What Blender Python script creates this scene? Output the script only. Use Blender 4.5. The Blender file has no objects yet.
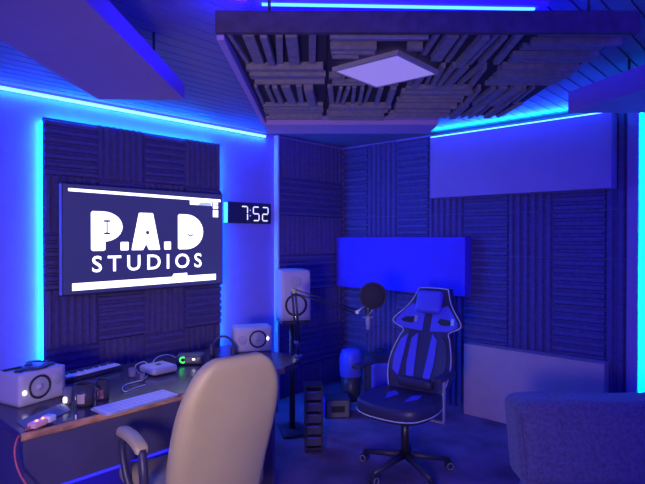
import bpy, bmesh, math, random
from mathutils import Vector, Matrix
random.seed(7)
PI = math.pi
col = bpy.context.scene.collection
F, CU, HV = 530.0, 322.5, 237.0
CAM = Vector((3.89, -4.55, 1.6))
YAW = math.radians(42.6)
FW = Vector((-math.sin(YAW), math.cos(YAW), 0)); RT = Vector((math.cos(YAW), math.sin(YAW), 0))
def ray(u, v): return FW + RT*((u-CU)/F) + Vector((0, 0, (HV-v)/F))
def onx(u, v, x): r = ray(u, v); return CAM + r*((x-CAM.x)/r.x)
def ony(u, v, y): r = ray(u, v); return CAM + r*((y-CAM.y)/r.y)
def onz(u, v, z): r = ray(u, v); return CAM + r*((z-CAM.z)/r.z)
def ond(u, v, d): return CAM + ray(u, v)*d
def cw(lat, d, z=0): p = CAM + FW*d + RT*lat; return Vector((p.x, p.y, z))

# ------------------------------------------------------------ materials
def mat(name, c, rough=.6, metal=0, emit=None, es=0, bump=0, bscale=60, var=0, vscale=8, spec=.5, sheen=0):
    m = bpy.data.materials.new(name); m.use_nodes = True
    nt = m.node_tree; b = nt.nodes['Principled BSDF']
    b.inputs['Base Color'].default_value = (*c, 1); b.inputs['Roughness'].default_value = rough
    b.inputs['Metallic'].default_value = metal; b.inputs['Specular IOR Level'].default_value = spec
    if sheen: b.inputs['Sheen Weight'].default_value = sheen
    if emit: b.inputs['Emission Color'].default_value = (*emit, 1); b.inputs['Emission Strength'].default_value = es
    tc = nt.nodes.new('ShaderNodeTexCoord')
    if var:
        n = nt.nodes.new('ShaderNodeTexNoise'); n.inputs['Scale'].default_value = vscale; n.inputs['Detail'].default_value = 4
        nt.links.new(tc.outputs['Object'], n.inputs['Vector'])
        r = nt.nodes.new('ShaderNodeValToRGB'); r.color_ramp.elements[0].position = .3; r.color_ramp.elements[1].position = .7
        r.color_ramp.elements[0].color = (*[x*(1-var) for x in c], 1); r.color_ramp.elements[1].color = (*[min(1, x*(1+var)) for x in c], 1)
        nt.links.new(n.outputs['Fac'], r.inputs['Fac']); nt.links.new(r.outputs['Color'], b.inputs['Base Color'])
    if bump:
        n = nt.nodes.new('ShaderNodeTexNoise'); n.inputs['Scale'].default_value = bscale; n.inputs['Detail'].default_value = 5
        nt.links.new(tc.outputs['Object'], n.inputs['Vector'])
        bp = nt.nodes.new('ShaderNodeBump'); bp.inputs['Strength'].default_value = bump; bp.inputs['Distance'].default_value = .01
        nt.links.new(n.outputs['Fac'], bp.inputs['Height']); nt.links.new(bp.outputs['Normal'], b.inputs['Normal'])
    return m
M = dict(
    wall=mat('wall_paint_blue_tint', (.42, .29, .80), .7, bump=.25, bscale=14, var=.03),  # white paint with the room's blue light mixed in
    ceil=mat('ceiling_planks', (.26, .22, .42), .6, bump=.1, var=.06, vscale=3),
    floor=mat('dark_carpet_blue_tint', (.22, .14, .29), .8, bump=.5, bscale=160, var=.45, vscale=2.5),  # carpet colour carries some of the blue light too
    foam=mat('charcoal_foam_blue_tint', (.15, .12, .34), .95, bump=.5, bscale=220, var=.15, vscale=30, spec=.15),  # charcoal with blue light tinted into it
    foamtv=mat('board_foam_blue_tint', (.16, .13, .27), .95, bump=.5, bscale=220, var=.12, vscale=30, spec=.15),  # same blue light tint as the wall foam
    foamc=mat('foam_ridges_lit', (.40, .36, .46), .95, bump=.5, bscale=220, var=.15, vscale=30, spec=.15),
    board=mat('black_board', (.06, .05, .09), .9),
    fabric=mat('white_fabric_blue_tint', (.46, .28, .62), .85, bump=.2, bscale=400, var=.03),  # white fabric, blue light mixed into its colour
    fabricb=mat('panel_fabric_blue_lit', (.12, .06, .90), .85, bump=.2, bscale=400, var=.04),  # strong blue light on the panel put into the fabric colour
    fascia=mat('foam_fascia', (.14, .10, .18), .95, bump=.5, bscale=120, var=.2, vscale=20),
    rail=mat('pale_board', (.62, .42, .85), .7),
    fabricl=mat('panel_fabric_warm_lit', (.80, .50, .52), .8, bump=.2, bscale=400, var=.04),  # warmer tint stands for the neutral light on the low panel
    white=mat('white_paint', (.75, .74, .75), .45),
    spk=mat('white_speaker', (.62, .56, .62), .45, bump=.05, bscale=200),
    cone=mat('speaker_cone', (.5, .48, .52), .5),
    ring=mat('dark_rubber', (.03, .03, .035), .5),
    black=mat('black_plastic', (.05, .045, .09), .4, bump=.05, bscale=100),
    blackm=mat('black_metal', (.08, .08, .1), .35, .6),
    silver=mat('silver_metal', (.6, .6, .65), .35, .5),
    alu=mat('aluminium', (.55, .53, .58), .4, .3),
    key=mat('white_keys', (.85, .85, .88), .4),
    desk=mat('desk_top', (.05, .04, .085), .22, bump=.08, bscale=30, var=.3, vscale=9),
    wood=mat('raw_wood_edge', (.60, .30, .16), .55, bump=.4, bscale=40, var=.35, vscale=14),
    panel=mat('desk_front', (.09, .075, .17), .6, var=.1),
    tan=mat('tan_leather', (.60, .50, .23), .5, bump=.12, bscale=90, var=.05, vscale=5),
    sofa=mat('grey_microfibre', (.18, .15, .25), .9, bump=.7, bscale=110, var=.28, vscale=60, sheen=.3),
    gblack=mat('black_leather', (.05, .045, .11), .38, bump=.1, bscale=120),
    gblue=mat('blue_leather', (.12, .12, .85), .42, bump=.1, bscale=120),
    pipe=mat('white_piping', (.75, .75, .85), .5, emit=(.3, .3, 1), es=0),
    screen=mat('screen', (.02, .02, .03), .35, emit=(.030, .026, .14), es=1.0),
    glow=mat('screen_white', (.8, .8, .8), .5, emit=(.88, .86, 1), es=2.2),
    glowb=mat('screen_pale_blue', (.5, .6, .8), .5, emit=(.40, .55, 1), es=.9),
    mark=mat('screen_dark_mark', (.02, .02, .03), .5, emit=(.05, .05, .15), es=1),
    dig=mat('clock_digit', (.8, .8, .8), .5, emit=(.75, .75, 1), es=1.3),
    digd=mat('clock_digit_dim', (.5, .5, .6), .5, emit=(.25, .25, .75), es=.9),
    led=mat('led_cyan', (.5, .9, 1), .5, emit=(.0, .55, 1), es=18),
    ledline=mat('led_line', (.6, .9, 1), .5, emit=(.16, .6, 1), es=2.2),
    ledsoft=mat('led_soft', (.3, .4, 1), .5, emit=(.05, .30, 1), es=4),
    edgeglow=mat('edge_glow_blue', (.1, .1, 1), .5, emit=(.01, .01, 1), es=1.2),
    powerled=mat('power_led', (1, 1, 1), .5, emit=(1, .98, .85), es=7),
    green=mat('green_led', (.1, 1, .2), .5, emit=(.04, 1, .08), es=2.5),
    lampface=mat('lamp_diffuser', (.7, .62, .75), .5, emit=(.36, .27, .80), es=.62),
    orange=mat('orange_led', (1, .4, .1), .5, emit=(1, .25, .08), es=3),
    adapter=mat('clear_plastic', (.7, .45, .5), .4, emit=(1, .25, .12), es=.12),
    red=mat('red_cable', (.65, .12, .16), .5),
    whitec=mat('white_cable', (.7, .7, .75), .5),
    mug=mat('dark_mug', (.06, .055, .07), .25),
    badge=mat('cream_badge', (.55, .42, .40), .6),
    pink=mat('pink_label', (.7, .2, .35), .5),
    glass=mat('smoked_glass', (.22, .2, .26), .15),
    mat_=mat('grey_mat', (.24, .22, .25), .7),
    cord=mat('black_cord', (.02, .02, .025), .6),
    filt=mat('pop_mesh', (.055, .045, .06), .9, bump=.4, bscale=500),
)

# ------------------------------------------------------------ mesh helpers
class MB:
    def __init__(s): s.bm = bmesh.new()
    def _add(s, verts, faces, mi=0, smooth=False):
        vs = [s.bm.verts.new(v) for v in verts]
        for f in faces:
            try:
                fc = s.bm.faces.new([vs[i] for i in f]); fc.material_index = mi; fc.smooth = smooth
            except ValueError: pass
        return vs
    def box(s, a, b, mi=0, m=None):
        x0, y0, z0 = a; x1, y1, z1 = b
        p = [Vector(q) for q in ((x0,y0,z0),(x1,y0,z0),(x1,y1,z0),(x0,y1,z0),(x0,y0,z1),(x1,y0,z1),(x1,y1,z1),(x0,y1,z1))]
        if m is not None: p = [m @ q for q in p]
        s._add(p, [(0,3,2,1),(4,5,6,7),(0,1,5,4),(1,2,6,5),(2,3,7,6),(3,0,4,7)], mi); return s
    def rbox(s, c, size, r, n=8, fn=None, mi=0, m=None):
        c = Vector(c); h = Vector(size)/2; r = min(r, *h)
        b = bmesh.new(); idx = {}
        vs = []; fs = []
        def g(i): # grid dense at ends
            t = i/n*2-1; return math.copysign(abs(t)**.6, t) if t else 0
        def vid(p):
            k = tuple(round(q, 5) for q in p)
            if k not in idx:
                q = Vector((p[0]*h.x, p[1]*h.y, p[2]*h.z))
                inn = Vector([max(-(h[i]-r), min(h[i]-r, q[i])) for i in range(3)])
                d = q-inn
                if d.length > 1e-9: q = inn + d.normalized()*r
                if fn: q = fn(q)
                q = c+q
                if m is not None: q = m @ q
                idx[k] = len(vs); vs.append(q)
            return idx[k]
        for ax in range(3):
            for sg in (-1, 1):
                for i in range(n):
                    for j in range(n):
                        quad = []
                        for a, bb in ((i,j),(i+1,j),(i+1,j+1),(i,j+1)):
                            p = [0,0,0]; p[ax] = sg; p[(ax+1)%3] = g(a); p[(ax+2)%3] = g(bb)
                            quad.append(vid(p))
                        if sg < 0: quad.reverse()
                        fs.append(quad)
        b.free(); s._add(vs, fs, mi, True); return s
    def cyl(s, p0, p1, r0, r1=None, n=16, mi=0, smooth=True, caps=True):
        p0 = Vector(p0); p1 = Vector(p1); r1 = r0 if r1 is None else r1
        ax = (p1-p0).normalized(); t = Vector((0,0,1)) if abs(ax.z) < .9 else Vector((1,0,0))
        a = ax.cross(t).normalized(); b = ax.cross(a)
        vs = []
        for P, R in ((p0, r0), (p1, r1)):
            for i in range(n): th = 2*PI*i/n; vs.append(P + a*math.cos(th)*R + b*math.sin(th)*R)
        q = s._add(vs, [(i, (i+1)%n, n+(i+1)%n, n+i) for i in range(n)], mi, smooth)
        if caps:
            for k, rev in ((0, False), (n, True)):
                l = q[k:k+n]
                try:
                    f = s.bm.faces.new(l if rev else l[::-1]); f.material_index = mi
                except ValueError: pass
        return s
    def tube(s, pts, r, n=8, closed=False, mi=0):
        pts = [Vector(p) for p in pts]; N = len(pts); vs = []; up = None
        for i, p in enumerate(pts):
            if closed: t = (pts[(i+1)%N]-pts[i-1])
            else: t = pts[min(i+1, N-1)]-pts[max(i-1, 0)]
            t.normalize()
            if up is None:
                up = Vector((0,0,1)) if abs(t.z) < .9 else Vector((1,0,0))
            a = t.cross(up).normalized(); up = a.cross(t).normalized()
            for k in range(n): th = 2*PI*k/n; vs.append(p + a*math.cos(th)*r + up*math.sin(th)*r)
        fs = []
        for i in range(N if closed else N-1):
            j = (i+1) % N
            for k in range(n): fs.append((i*n+k, i*n+(k+1)%n, j*n+(k+1)%n, j*n+k))
        if not closed: fs += [tuple(range(n))[::-1], tuple((N-1)*n+k for k in range(n))]
        s._add(vs, fs, mi, True); return s
    def lathe(s, prof, o=(0,0,0), ax=(0,0,1), n=28, mi=0):
        o = Vector(o); ax = Vector(ax).normalized(); t = Vector((0,0,1)) if abs(ax.z) < .9 else Vector((1,0,0))
        a = ax.cross(t).normalized(); b = ax.cross(a); vs = []
        for r, h in prof:
            for i in range(n): th = 2*PI*i/n; vs.append(o + ax*h + (a*math.cos(th)+b*math.sin(th))*max(r, 1e-4))
        fs = [(j*n+i, j*n+(i+1)%n, (j+1)*n+(i+1)%n, (j+1)*n+i) for j in range(len(prof)-1) for i in range(n)]
        s._add(vs, fs, mi, True); return s
    def prism(s, poly, t0, t1, fr, mi=0):       # poly in (a,b); fr(a,b,t) -> world
        n = len(poly)
        vs = [fr(a, b, t0) for a, b in poly] + [fr(a, b, t1) for a, b in poly]
        s._add(vs, [tuple(range(n))[::-1], tuple(range(n, 2*n))] + [(i, (i+1)%n, n+(i+1)%n, n+i) for i in range(n)], mi); return s
    def build(s, name, m, parent=None, bevel=0, loc=None, rz=0):
        me = bpy.data.meshes.new(name)
        bmesh.ops.recalc_face_normals(s.bm, faces=s.bm.faces)
        s.bm.to_mesh(me); s.bm.free()
        for mm in (m if isinstance(m, (list, tuple)) else [m]): me.materials.append(M[mm] if isinstance(mm, str) else mm)
        o = bpy.data.objects.new(name, me); col.objects.link(o)
        if parent: o.parent = parent
        if loc is not None: o.location = loc
        o.rotation_euler.z = rz
        if bevel:
            b = o.modifiers.new('bevel', 'BEVEL'); b.width = bevel; b.segments = 2; b.limit_method = 'ANGLE'
        return o
def tag(o, label, cat, group=None, kind=None):
    if label: o['label'] = label
    if cat: o['category'] = cat
    if group: o['group'] = group
    if kind: o['kind'] = kind
    return o
def empty(name, loc, rz, label, cat, group=None):
    o = bpy.data.objects.new(name, None); col.objects.link(o); o.location = loc; o.rotation_euler.z = rz
    o.empty_display_size = .1
    return tag(o, label, cat, group)
def struct(o, label): o['kind'] = 'structure'; o['label'] = label; return o
def lightat(name, p, aim, sx, sy, power, c):
    l = bpy.data.lights.new(name, 'AREA'); l.shape = 'RECTANGLE'; l.size = sx; l.size_y = sy; l.energy = power; l.color = c
    o = bpy.data.objects.new(name, l); col.objects.link(o); o.location = p
    z = -Vector(aim).normalized()
    o.rotation_euler = z.to_track_quat('Z', 'Y').to_euler()
    return o
def strip_light(name, a, b, aim, w, power, c):          # area lamp lying along a..b
    a = Vector(a); b = Vector(b); L = (b-a).length; x = (b-a).normalized(); z = -Vector(aim).normalized()
    z = (z - x*z.dot(x)).normalized(); y = z.cross(x)
    l = bpy.data.lights.new(name, 'AREA'); l.shape = 'RECTANGLE'; l.size = L; l.size_y = w; l.energy = power; l.color = c
    o = bpy.data.objects.new(name, l); col.objects.link(o)
    mx = Matrix((x, y, z)).transposed().to_4x4(); mx.translation = (a+b)/2; o.matrix_world = mx
    return o
BLUE = (.009, .0, 1.0)
CYAN = (.0, .38, 1.0)

def islands(o, name):                       # each loose letter becomes a part of its own
    bm = bmesh.new(); bm.from_mesh(o.data); bmesh.ops.remove_doubles(bm, verts=bm.verts, dist=1e-6)
    left = set(bm.verts); groups = []
    while left:
        st_ = [left.pop()]; g = set(st_)
        while st_:
            v = st_.pop()
            for e_ in v.link_edges:
                w_ = e_.other_vert(v)
                if w_ in left: left.remove(w_); g.add(w_); st_.append(w_)
        groups.append(g)
    for g in groups:
        idx = {v: i for i, v in enumerate(g)}
        me = bpy.data.meshes.new(name)
        me.from_pydata([v.co[:] for v in g], [], [[idx[v] for v in f.verts] for f in bm.faces if f.verts[0] in idx])
        me.materials.append(o.data.materials[0])
        q = bpy.data.objects.new(name, me); col.objects.link(q); q.parent = o.parent
    bm.free(); bpy.data.objects.remove(o)

# ------------------------------------------------------------ the room
RX, RY, H = 5.6, -6.6, 2.6
struct(MB().box((-.1, RY-.1, -.1), (RX+.1, .1, 0)).build('floor', 'floor'), 'dark carpeted floor')
cb = MB(); x = 0.0; cb.box((0, RY, H+.012), (RX, 0, H+.1))
pw = .095
while x < RX - .01:
    x1 = min(x+pw, RX); g = .009
    cb.box((x+g, RY, H), (x1, 0, H+.03)); x += pw
struct(cb.build('ceiling', 'ceil'), 'grooved plank ceiling lit blue')
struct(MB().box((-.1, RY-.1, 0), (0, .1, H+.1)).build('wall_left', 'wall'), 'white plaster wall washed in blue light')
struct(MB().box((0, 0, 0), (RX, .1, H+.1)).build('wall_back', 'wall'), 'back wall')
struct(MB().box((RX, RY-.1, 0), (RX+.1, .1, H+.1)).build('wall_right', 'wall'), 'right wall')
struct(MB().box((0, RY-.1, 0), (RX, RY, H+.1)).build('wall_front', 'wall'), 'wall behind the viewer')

# white edge trim on left wall and pilaster on the back wall
y275 = onx(275, 237, 0).y
struct(MB().box((0, y275-.012, 0), (.055, y275+.008, H-.005)).build('trim_1', 'white'), 'narrow white upright edging the foam on the left wall')
px0, px1 = ony(627, 237, -.07).x, ony(638, 237, -.07).x
struct(MB().box((px0, -.07, 0), (px1, 0, H-.005)).build('trim_2', 'fabric'), 'white upright at the right end of the foam wall')

# ------------------------------------------------------------ foam tiles
def ridge_profile(n, w, dep):
    pts = []
    for i in range(n):
        a = w*i/n; b = w*(i+1)/n; k = (b-a)
        pts += [(a, .012), (a+k*.18, dep*random.uniform(.82, 1)), (a+k*.62, dep*random.uniform(.82, 1)), (a+k*.80, .012)]
    pts.append((w, .012)); return pts
def tile_mesh(w, h, vertical, n=6, dep=.048):
    """tile lies in local XZ, thickness to -Y; ridges vertical or horizontal"""
    mb = MB(); L, W = (h, w) if vertical else (w, h)
    pr = ridge_profile(n, W, dep); poly = [(0, 0)] + pr + [(W, 0)]
    if vertical: fr = lambda a, b, t: Vector((a, -b, t))
    else: fr = lambda a, b, t: Vector((t, -b, a))
    nn = len(poly)
    vs = [fr(a, b, 0) for a, b in poly] + [fr(a, b, L) for a, b in poly]
    fs = [(i, (i+1)%nn, nn+(i+1)%nn, nn+i) for i in range(nn)]
    for base in (0, nn):       # end caps ridge by ridge
        fs.append((base, base+1, base+nn-2, base+nn-1))
        for i in range(n): q = 1+i*4; fs.append((base+q, base+q+1, base+q+2, base+q+3))
    mb._add(vs, fs); return mb
T = .385
def variants(w, h, v, k=3, m='foam', n=6):
    out = []
    for _ in range(k):
        o = tile_mesh(w, h, v, n, .036).build('foam_tile', m); out.append(o.data); bpy.data.objects.remove(o)
    return out
def put(me, loc, rz, name='foam_tile', parent=None):
    o = bpy.data.objects.new(name, me); col.objects.link(o); o.location = loc; o.rotation_euler.z = rz
    if parent: o.parent = parent
    return o
# back wall: columns of one direction each
cols = [0.0, .39, .775, 1.14, 1.525, 1.94, 2.33, 2.72]
xend = px0 - .002
for ci, x0 in enumerate(cols):
    x1 = cols[ci+1] if ci+1 < len(cols) else xend
    w = x1-x0-.004; v = ci % 2 == 1
    if x0 == 0: x0 += .038; w -= .038
    vs = variants(w, T-.003, v, 3, n=max(2, round(6*w/T)))
    z = 2.585
    r = 0
    while z > .05:
        z0 = z-T
        if z0 < 0:
            o = put(variants(w, z-.006, v, 1, n=6 if v else max(2, round(6*z/T)))[0], (x0, 0, .003), 0)
        else: o = put(vs[r % 3], (x0, 0, z0), 0)
        if v: tag(o, 'charcoal wedge foam tile with upright ridges on the back wall', 'foam tile', 'upright-ridged foam tiles on the back wall')
        else: tag(o, 'charcoal wedge foam tile with level ridges on the back wall', 'foam tile', 'level-ridged foam tiles on the back wall')
        z = z0; r += 1
# left wall next to the corner: rows alternate
y0 = y275+.012; wl = (0-y0)/3-.001
tv = {True: variants(wl-.003, T-.003, True, 3, n=5), False: variants(wl-.003, T-.003, False, 3, n=6)}
for c in range(3):
    z = 2.585; r = 0
    while z > .05:
        v = r % 2 == 0; z0 = z-T
        if z0 < 0: me = variants(wl-.003, z-.006, v, 1, n=5)[0]; zz = .003
        else: me = tv[v][(r+c) % 3]; zz = z0
        o = put(me, (0, y0+c*wl, zz), PI/2)           # local x -> +y, thickness -> +x
        if v: tag(o, 'charcoal wedge foam tile with upright ridges beside the corner, left wall', 'foam tile', 'upright-ridged foam tiles on the left wall')
        else: tag(o, 'charcoal wedge foam tile with level ridges beside the corner, left wall', 'foam tile', 'level-ridged foam tiles on the left wall')
        z = z0; r += 1

# backlit foam board behind the screen
by0, by1 = onx(44.5, 237, .08).y, onx(222, 237, .1).y
bz0, bz1 = .45, onx(43, 116, .1).z
bw, bh = by1-by0, bz1-bz0
bd = empty('foam_board', (0, by0, bz0), PI/2, 'large dark foam-covered board with blue backlight behind the television', 'foam board')
MB().box((0, -.062, 0), (bw, -.045, bh)).build('backing', 'board', bd)
mbk = MB()
for a, b in (((.12, -.045, .15), (.17, 0, bh-.15)), ((bw-.17, -.045, .15), (bw-.12, 0, bh-.15)), ((.17, -.045, .9), (bw-.17, 0, .95))): mbk.box(a, b)
mbk.build('batten_frame', 'black', bd)
nc, nr = 4, 5
tw, th = bw/nc, bh/nr
V = {True: variants(tw-.002, th-.002, True, 3, 'foamtv', 7), False: variants(tw-.002, th-.002, False, 3, 'foamtv', 7)}
for i in range(nc):
    for j in range(nr):
        o = put(V[(i+j) % 2 == 1][(i*2+j) % 3], (i*tw+.001, -.062, j*th+.001), 0, 'foam_tile', bd)
for nm, a, b in (('led_strip', (.004, -.040, .02), (.016, -.004, bh-.02)), ('led_strip', (bw-.006, -.040, .02), (bw+.004, -.004, bh-.02)), ('led_strip', (.04, -.040, bh-.026), (bw-.04, -.004, bh-.012))):
    MB().box(a, b).build(nm, 'led', bd)

# ------------------------------------------------------------ LED strips in the room
ys0, ys1 = -4.9, onx(265, 137, 0).y
s = MB().box((.0, ys0, 2.562), (.016, ys1, 2.582)).build('led_strip', 'ledline')
tag(s, 'long cyan light strip along the top of the left wall', 'light strip')
strip_light('cornice_glow', (.02, ys0, 2.572), (.02, ys1, 2.572), (.35, 0, -1), .02, 32, BLUE)
strip_light('cornice_cyan', (.022, ys0, 2.56), (.022, ys1, 2.56), (.0, 0, -1), .01, 6, CYAN)
strip_light('cornice_up', (.03, ys0, 2.575), (.03, ys1, 2.575), (.6, 0, 1), .01, 3, BLUE)
# halo of the board
strip_light('board_glow_a', (.02, by0-.004, bz0), (.02, by0-.004, bz1), (.25, -1, 0), .03, 10, BLUE)
strip_light('board_glow_b', (.02, by1+.012, bz0), (.02, by1+.012, bz1), (.25, 1, 0), .03, 14, BLUE)

strip_light('board_cyan_b', (.03, by1+.014, bz0), (.03, by1+.014, bz1), (.8, .5, 0), .02, 2.5, CYAN)
# upper box on back wall with LED on its top
bxa, bxb = ony(430, 197, -.2).x, ony(611, 195, -.2).x
ztop, zbot = 2.53, 1.965
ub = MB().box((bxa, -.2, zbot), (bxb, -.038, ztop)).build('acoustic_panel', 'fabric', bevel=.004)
tag(ub, 'wide pale acoustic panel high on the back wall under the cyan strip', 'acoustic panel')
s = MB().box((bxa, -.195, ztop+.002), (bxb, -.18, ztop+.010))
s = s.build('led_strip', 'ledline'); tag(s, 'bright cyan light strip on top of the high back wall panel', 'light strip')
strip_light('box_cyan', (bxa, -.187, ztop+.012), (bxb+.05, -.187, ztop+.012), (0, -.15, 1), .01, 7, (0, .6, 1))
strip_light('box_blue', (bxa, -.20, ztop+.014), (bxb, -.20, ztop+.014), (0, -1, .25), .02, 15, BLUE)
# right hand upright strip
s = MB().box((px1+.002, -.03, .1), (px1+.016, -.004, 2.56)).build('led_strip', 'led')
tag(s, 'upright cyan light strip at the right edge of the back wall', 'light strip')
strip_light('upright_blue', (px1+.03, -.04, .1), (px1+.03, -.04, 2.5), (1, -.7, 0), .02, 7, BLUE)
strip_light('upright_cyan', (px1+.02, -.02, .1), (px1+.02, -.02, 2.55), (1, .25, 0), .02, 4, CYAN)

# middle and low panels
cxa, cxb = .058, ony(465, 240, -.16).x
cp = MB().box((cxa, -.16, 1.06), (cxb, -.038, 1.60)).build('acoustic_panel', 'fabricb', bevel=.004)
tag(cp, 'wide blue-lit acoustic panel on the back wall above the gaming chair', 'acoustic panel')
lxa, lxb = ony(464, 360, -.16).x, ony(605, 370, -.16).x
lp = MB().box((lxa, -.16, .0), (lxb, -.038, .635))
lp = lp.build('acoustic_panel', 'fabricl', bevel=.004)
tag(lp, 'wide pale acoustic panel standing low along the floor behind the sofa', 'acoustic panel')

# ------------------------------------------------------------ ceiling panels
def camrot(): return YAW
# left white panel
r_ = empty('ceiling_panel', cw(-.985, 2.0, 2.347), YAW, 'long white hanging ceiling panel at upper left above the screen', 'ceiling panel')
MB().box((-.235, -1.1, 0), (.235, .89, .085)).build('slab', 'fabric', r_, bevel=.003)
for sx in (-.16, .16):
    for sy in (-.8, .6): MB().cyl((sx, sy, .085), (sx, sy, H-2.347), .006).build('hanger', 'blackm', r_)
# right white panel
r_ = empty('ceiling_panel', cw(1.48, 3.2, 2.347), YAW-math.radians(-0), 'large white hanging ceiling panel at upper right beside the foam cloud', 'ceiling panel')
mb = MB().prism([(0, 0), (1.25, 0), (1.5, -1.5), (.42, -1.5)], 0, .125, lambda a, b, t: Vector((a, b, t)))
mb.build('slab', 'fabric', r_)
for sx, sy in ((.25, -.2), (1.0, -.2), (.6, -1.2), (1.2, -1.2)): MB().cyl((sx, sy, .125), (sx, sy, H-2.347), .006).build('hanger', 'blackm', r_)

# foam cloud
cz = 2.40
cl = empty('ceiling_cloud', cw(0, 0, cz), YAW, 'dark foam-covered ceiling cloud hanging over the middle of the studio', 'ceiling cloud')
MB().box((-.385, 2.01, .0), (1.17, 3.46, .03)).build('board', 'fabric', cl)
MB().box((-.40, 2.01, -.055), (-.372, 3.50, .03)).build('side_rail', 'rail', cl)
MB().box((-.385, 3.50, -.06), (.76, 3.80, -.03)).build('end_board', 'rail', cl)
MB().box((-.372, 3.46, -.03), (.76, 3.50, .03)).build('end_rail', 'rail', cl)
MB().box((-.40, 1.985, -.036), (1.185, 2.01, .045)).build('front_rail', 'fascia', cl)
for q in ((-.2, 2.0), (1.0, 2.0), (-.2, 3.2), (.9, 3.2)): MB().cyl((q[0], q[1], .03), (q[0], q[1], H-cz), .006).build('hanger', 'blackm', cl)
lx0, ly0 = .29, 2.43
orient = ['VHVH', 'HVVH', 'VHVH', 'HVHV']
orient = [['V','H','V','H'], ['H','H','V','H'], ['V','V','H','V'], ['H','H','H','V']]
xs = [-.365, .02, .41, .80, 1.18]; yy = [2.015, 2.38, 2.73, 3.09, 3.45]
for j in range(4):
    for i in range(4):
        x0, x1, y0_, y1_ = xs[i], xs[i+1], yy[j], yy[j+1]
        mb = MB(); v = orient[j][i] == 'V'
        mb.box((x0+.002, y0_+.002, -.012), (x1-.002, y1_-.002, -.0005), 1)
        a0, a1, b0, b1 = (x0, x1, y0_, y1_) if v else (y0_, y1_, x0, x1)
        a = a0+.012
        while a < a1-.02:
            wd = random.choice((.018, .022, .03, .05)); dep = random.uniform(.026, .045)
            if a+wd > a1-.004: break
            ca = a+wd/2; e0 = b0+random.uniform(.004, .03); e1 = b1-random.uniform(.004, .03)
            tw_ = random.uniform(-.012, .012)*(1 if v else .4)
            # skip where the lamp sits
            def P(aa, bb, z): return Vector((aa, bb, z)) if v else Vector((bb, aa, z))
            segs = 6; pts = []
            blocked = [False]*(segs+1)
            for k in range(segs+1):
                bb = e0+(e1-e0)*k/segs
                px, py = (ca, bb) if v else (bb, ca)
                if abs(px-lx0)+abs(py-ly0) < .29: blocked[k] = True
            k = 0
            while k <= segs:
                if blocked[k]: k += 1; continue
                k2 = k
                while k2 < segs and not blocked[k2+1]: k2 += 1
                if k2 > k:
                    t0 = k/segs; t1 = k2/segs
                    B0 = e0+(e1-e0)*t0; B1 = e0+(e1-e0)*t1; s0 = tw_*(t0*2-1); s1 = tw_*(t1*2-1)
                    h1 = wd/2; h2 = wd*.44
                    vs = [P(ca+s0-h1, B0, -.01), P(ca+s0+h1, B0, -.01), P(ca+s0+h2, B0, -dep), P(ca+s0-h2, B0, -dep),
                          P(ca+s1-h1, B1, -.01), P(ca+s1+h1, B1, -.01), P(ca+s1+h2, B1, -dep), P(ca+s1-h2, B1, -dep)]
                    mb._add(vs, [(0,1,2,3),(4,7,6,5),(0,4,5,1),(1,5,6,2),(2,6,7,3),(3,7,4,0)])
                k = k2+1
            a += wd+random.choice((.016, .02, .026, .04))
        mb.build('foam_tile', ['foamc', 'board'], cl)  # pale ridges over dark gaps put light and shade into the foam
# lamp under the cloud, turned to the walls
lp_ = empty('ceiling_light', cw(lx0, ly0, cz-.030), math.radians(5), 'square flat ceiling light, pale violet, set in the foam cloud', 'ceiling light')
S = .175
lp_.rotation_euler.z = 0.04
mb = MB()
for a, b in (((-S, -S, -.020), (S, -S+.013, 0)), ((-S, S-.013, -.020), (S, S, 0)), ((-S, -S+.013, -.020), (-S+.013, S-.013, 0)), ((S-.013, -S+.013, -.020), (S, S-.013, 0))): mb.box(a, b)
mb.build('frame', 'spk', lp_)
MB().box((-S+.013, -S+.013, -.0185), (S-.013, S-.013, -.010)).build('diffuser', 'lampface', lp_)

# strip on the ceiling above the cloud
a = onz(255, 5, 2.575); b = onz(545, 10, 2.575)
a.z = b.z = 0
d_ = (b-a); L = d_.length
r_ = empty('led_strip', (a.x, a.y, H-.03), math.atan2(d_.y, d_.x), 'blue light strip on a rail at the ceiling above the foam cloud', 'light strip')
MB().box((0, -.03, .008), (L, .03, .030)).build('rail', 'fabric', r_)
MB().box((.03, -.006, 0), (L-.05, .006, .008)).build('diode_tape', 'ledsoft', r_)
pa = Vector((a.x, a.y, H-.034)); pb = Vector((b.x, b.y, H-.034))
strip_light('cloud_top_blue', pa, pb, (0, 0, -1), .02, 6, BLUE)
strip_light('cloud_top_side', pa+FW*-.04, pb+FW*-.04, -FW+Vector((0, 0, .12)), .02, 5, BLUE)
strip_light('cloud_top_far', pa+FW*.04, pb+FW*.04, FW+Vector((0, 0, .05)), .02, 6, BLUE)

lightat('rail_end_fill', pa-RT*.03, -RT+Vector((0, 0, -.12)), .05, .05, 3.5, BLUE)  # added lamp, turns the left ceiling panel's side blue
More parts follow.
